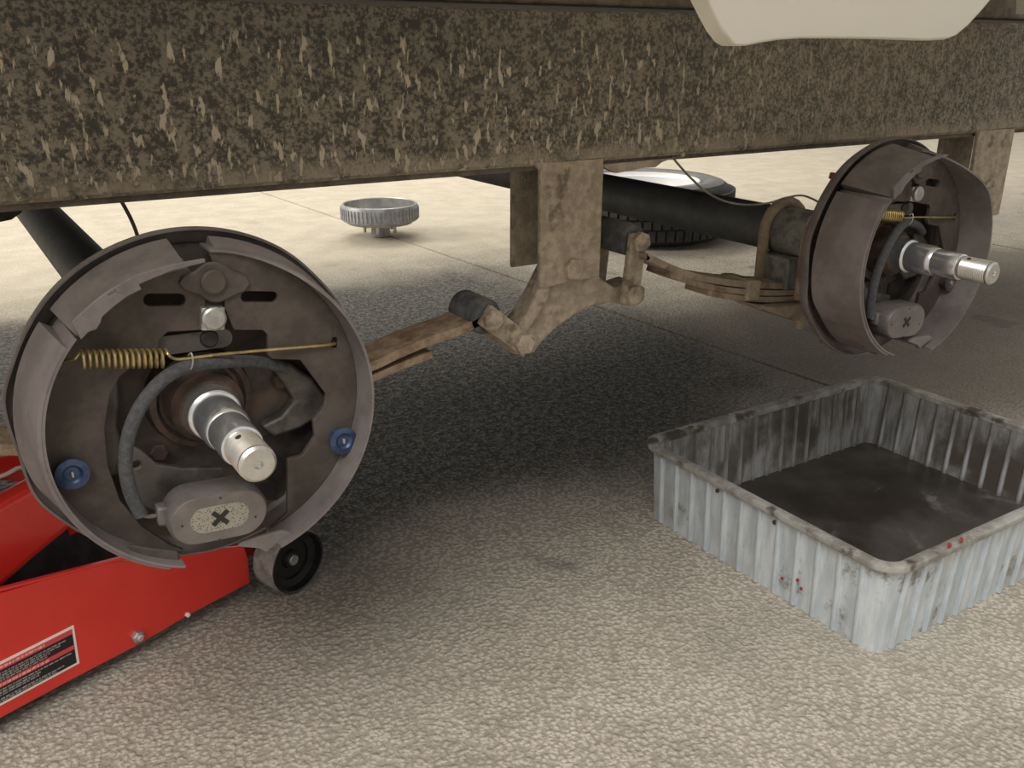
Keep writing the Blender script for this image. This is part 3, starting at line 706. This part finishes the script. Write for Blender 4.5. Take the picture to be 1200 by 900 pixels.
for v, u0 in ((.095, .42), (.50, .38)): words(hd, u0, v, .052)
tl.build('small_print', M['grey_print'], sk, smooth=0)['kind'] = 'stuff'
hd.build('heading_print', M['pale_print'], sk, smooth=0)['kind'] = 'stuff'
# lift arm rising towards the saddle under the axle
aa = [on_jack(x, y, .055) for x, y in ((0, 588), (40, 566), (82, 622), (40, 657), (0, 693))]
sl_t = (aa[1][1]-aa[0][1])/(aa[1][0]-aa[0][0]); 
def ext(p, ds, slope): return (p[0]+ds, p[1]+ds*slope)
sl_b = (aa[2][1]-aa[4][1])/(aa[2][0]-aa[4][0])
s_sad = (BR['near'][0] - Oj.x - nj.x*.067) / dj.x
d_s = s_sad - aa[2][0]
arm = [ext(aa[4], -.20, sl_b*.6), aa[4], aa[3], aa[2], ext(aa[2], d_s*.6, sl_b*.8), (s_sad+.03, ext(aa[2], d_s, sl_b*.6)[1]), (s_sad+.03, ext(aa[2], d_s, sl_b*.6)[1]+.05), ext(aa[1], .03, sl_t*.9), aa[1], aa[0], ext(aa[0], -.20, sl_t)]
z_arm = arm[6][1]
la = MB().plate(arm, [], qj, .054, .080).build('lift_arm', M['red'], J, bevel=.010, seg=4, smooth=50)
sad = qj(s_sad, 0, .067); zs = BR['near'][1]-.0312
g_ = lambda r, a, h: Vector((sad.x+r*math.cos(a), sad.y+r*math.sin(a), h))
MB().lathe([(0, z_arm-.012), (.018, z_arm-.012), (.018, zs-.03), (.045, zs-.02), (.048, zs), (.042, zs), (.038, zs-.008), (0, zs-.008)], g_, 28).build('saddle', M['cast'], J)
MB().box(qj(-.1, .05, .078), (.40, .125, .012), Matrix.Rotation(math.atan2(dj.y, dj.x), 3, 'Z')).build('base_pan', M['cast'], J)
MB().box(qj(-.06, .09, .128), (.26, .035, .06), Matrix.Rotation(math.atan2(dj.y, dj.x), 3, 'Z')).build('hydraulic_body', M['cast'], J, bevel=.008)
# front wheels
wc = on_z(350, 661, .040); sw = (wc-Oj).dot(dj); nw = (wc-Oj).dot(nj)
def jwheel(n0, sgn):
    g_ = lambda r, a, h: qj(sw + r*math.cos(a), .0425 + r*math.sin(a), n0 + sgn*h)
    wh = MB().lathe([(.0415, 0), (.0425, .003), (.0425, .036), (.040, .039), (0, .039), ], g_, 48).build('front_wheel', M['caster'], J)
    MB().lathe([(.0417, .0008), (.0405, -.0012), (.0385, 0), (.0365, .010), (.027, .012), (.026, .016), (.013, .017), (.0105, .013), (0, .013)], g_, 48).build('wheel_dish', M['black'], wh)
    MB().lathe([(.0070, .016), (.0070, .0085), (.0058, .0072), (0, .0072)], g_, 24).build('hub_cap', M['bolt_bright'], wh)
jwheel(nw, 1); jwheel(.165, -1)
MB().tube([qj(sw, .0425, nw+.03), qj(sw, .0425, .14)], .009, 14).build('wheel_axle', M['cast'], J)
for n_ in (.002, .150):
    MB().plate([(low_e[-1][0]-.03, .028), (sw, .028), (sw, .055), (low_e[-1][0]-.03, .060)], [], qj, n_+.040 if n_ < .1 else n_-.04, n_+.045 if n_ < .1 else n_-.035).build('wheel_fork', M['red'], J)

# scrap of white script on the far plate
u0 = on_jack(8, 553, .149); u1 = on_jack(44, 540, .149)
try:
    pth = [on_jack(x, y, .149) for x, y in ((-4, 560), (8, 556), (20, 549), (33, 547), (46, 538))]
    MB().tube([qj(a_, b_, .1492) for a_, b_ in pth], .0028, 6).build('white_script', M['white_print'], fpl)
except Exception: pass

# ------------------------------------------------------------------ drain pan
PX0, PX1, PY0, PY1, PH = .826, 1.345, .512, .925, .122
DP = thing('drain_pan', 'ribbed galvanised drain pan with grimy oily bottom on the concrete', 'drain pan', ((PX0+PX1)/2, (PY0+PY1)/2, 0))
def ring(ins, z, r): return [(x, y, z) for x, y in rrect(PX0+ins, PX1-ins, PY0+ins, PY1-ins, max(r-ins, .004), 6)]
MB().ringloft([ring(.006, 0, .026), ring(.0, PH-.010, .026)], cap0=True).build('outer_wall', M['pan'], DP, smooth=45)
MB().ringloft([ring(.0045, PH-.010, .026), ring(.0105, .004, .026), ring(.012, .003, .026)]).build('inner_wall', M['pan_in'], DP, smooth=45)
MB().ringloft([ring(.009, .0015, .03), ring(.009, .0040, .03)], cap0=True, cap1=True).build('pan_floor', M['pan_floor'], DP, smooth=0)
MB().ringloft([ring(.0055, PH-.010, .026), ring(-.001, PH-.009, .026), ring(-.0095, PH-.0085, .026), ring(-.0110, PH-.006, .026), ring(-.0105, PH-.001, .026), ring(-.008, PH, .026), ring(.002, PH, .026), ring(.0055, PH-.002, .026), ring(.0055, PH-.010, .026)]).build('rolled_rim', M['pan_rim'], DP, smooth=40)
def ribmesh(name, mat, inner):
    s = MB(); h0, h1 = .001, PH-.009
    yb, yt = (-.0100, -.0040) if inner else (.0062, .0004)
    pr_ = [(-.0042, -.001), (-.0034, .0030), (-.0012, .0046), (.0012, .0046), (.0034, .0030), (.0042, -.001)]
    s.ringloft([[(x, -y+yb, h0) for x, y in pr_], [(x, -y+yt, h1) for x, y in pr_]], cap0=True, cap1=True)
    return s
first = {}
def put_ribs(kind, mat, flip):
    src = None
    def place(at, rz):
        nonlocal src
        if src is None:
            src = ribmesh('rib', mat, flip).build('rib' if kind == 'o' else 'inner_rib', mat, DP, at=None, base=None)
            me = src.data
            for v in me.vertices: v.co += Vector(DP['_o'])
            src['_o'] = [0, 0, 0]; o = src
        else:
            o = src.copy(); COL.objects.link(o)
        o.parent = DP; o.location = Vector(at) - Vector(DP['_o']); o.rotation_euler = (0, 0, rz)
    off = 0.0 if kind == 'o' else .0105
    sp_ = .0312
    n = int((PX1-PX0-.06)/sp_)
    for k in range(n+1):
        x = PX0 + .034 + k*sp_
        if kind == 'o': place((x, PY0, 0), 0); place((x, PY1, 0), math.pi)
        else: place((x, PY1, 0), 0); place((x, PY0, 0), math.pi)
    n = int((PY1-PY0-.06)/sp_)
    for k in range(n+1):
        y = PY0 + .034 + k*sp_
        if kind == 'o': place((PX0, y, 0), -math.pi/2); place((PX1, y, 0), math.pi/2)
        else: place((PX1, y, 0), -math.pi/2); place((PX0, y, 0), math.pi/2)
put_ribs('o', M['pan'], False)
put_ribs('i', M['pan_in'], True)
for px, py in ((841, 575), (908, 612)):
    p = on_z(px, py, .1); d = ray(px, py); t_ = (PX0-.001)/d[0]; P = Vector((PX0-.001, d[1]*t_, CAM_H+d[2]*t_))
    MB().prism_ngon(P, (-1, 0, 0), .0030, .002, 12, 0, .0005).build('rivet', M['rusty'], DP)
for px, py in ((916, 678), (934, 680), (938, 690)):
    d = ray(px, py); t_ = (PX0-.0002)/d[0]; P = Vector((PX0+.0016, d[1]*t_, CAM_H+d[2]*t_))
    MB().prism_ngon(P, (-1, 0, 0), .0020, .0016, 10).build('paint_drip', M['red_tag'], DP)
for px, py in ((1115, 640), (1129, 634)):
    P = on_y(px, py, PY0-.0125)
    MB().prism_ngon((P.x, PY0-.0095, P.z), (0, -1, .3), .0032, .0018, 10, 0, .0006).build('paint_drip', M['red_tag'], DP)

# ------------------------------------------------------------------ brake drum on the floor
hc = on_z(445, 279, 0); hc = Vector((hc.x+.018, hc.y+.028, 0))
HD = thing('hub_drum', 'grey finned brake drum standing on its hub on pale concrete', 'brake drum', hc)
g_ = lambda r, a, h: Vector((hc.x+r*math.cos(a), hc.y+r*math.sin(a), h))
MB().lathe([(0, 0), (.030, 0), (.034, .003), (.034, .040), (.045, .046), (.095, .048), (.118, .052), (.126, .060), (.134, .062), (.139, .066), (.139, .114), (.136, .120), (.132, .122), (.128, .120), (.127, .062), (.09, .056), (.03, .056), (0, .056)], g_, 64).build('drum_body', M['iron'], HD)
MB().lathe([(.1268, .060), (.1278, .1195), (.1315, .1222), (.134, .1215)], g_, 64).build('friction_bore', M['iron_in'], HD)
fb = None
for k in range(56):
    a = 2*math.pi*k/56; at = g_(.1395, a, .09)
    if fb is None:
        s = MB().box(at, (.006, .0055, .040), Matrix.Rotation(a, 3, 'Z')); fb = s.build('cooling_fin', M['iron'], HD, at=at)
    else: rep(fb, at, HD, (0, 0, a))
for k in range(5):
    a = 2*math.pi*k/5 + .35
    MB().lathe([(0, .018), (.0055, .018), (.006, .020), (.006, .050), (0, .050)], lambda r, b, h, a=a: Vector((hc.x+.058*math.cos(a)+r*math.cos(b), hc.y+.058*math.sin(a)+r*math.sin(b), h)), 12).build('wheel_stud', M['iron_in'], HD)

# ------------------------------------------------------------------ wheel lying flat
tc = Vector((2.26, 2.64, 0)); RT = .338; TH = .205
WH = thing('spare_tire', 'trailer tyre on a white rim lying flat on the floor', 'wheel', tc)
g_ = lambda r, a, h: Vector((tc.x+r*math.cos(a), tc.y+r*math.sin(a), h))
tyre = MB().lathe([(.205, .030), (.225, .008), (.27, .0), (.300, .010), (.322, .026), (.332, .050), (.333, .155), (.322, .179), (.300, .196), (.27, .205), (.225, .200), (.205, .176)], g_, 96).build('tyre', M['tyre'], WH, smooth=50)
MB().lathe([(.206, .178), (.226, .2015), (.27, .2065), (.296, .1985)], g_, 96).build('sidewall', M['sidewall'], tyre, smooth=60)
tb = MB()
for row, (z0, z1) in enumerate(((.030, .068), (.073, .100), (.105, .132), (.137, .175))):
    for k in range(64):
        a = 2*math.pi*(k + .5*(row % 2))/64; r_ = .3355 if row in (1, 2) else .3325
        tb.box(g_(r_, a, (z0+z1)/2), (.012, .026, z1-z0), Matrix.Rotation(a, 3, 'Z'))
tb = tb.build('tread_blocks', M['tyre'], tyre, smooth=0); tb['kind'] = 'stuff'
MB().lathe([(.0, .120), (.08, .118), (.12, .140), (.150, .138), (.172, .120), (.182, .140), (.186, .185), (.200, .190), (.208, .200), (.212, .196), (.206, .176), (.19, .170), (.186, .10), (.19, .03), (.21, .012), (.2, .006), (.18, .03), (.17, .10), (0, .105)], g_, 72).build('wheel_rim', M['white_rim'], WH, smooth=40)
for k in range(5):
    a = 2*math.pi*k/5
    MB().prism_ngon(g_(.057, a, .1185), (0, 0, 1), .008, .002, 14).build('lug_hole', M['dark'], WH)

for o in bpy.data.objects:
    if '_o' in o: del o['_o']
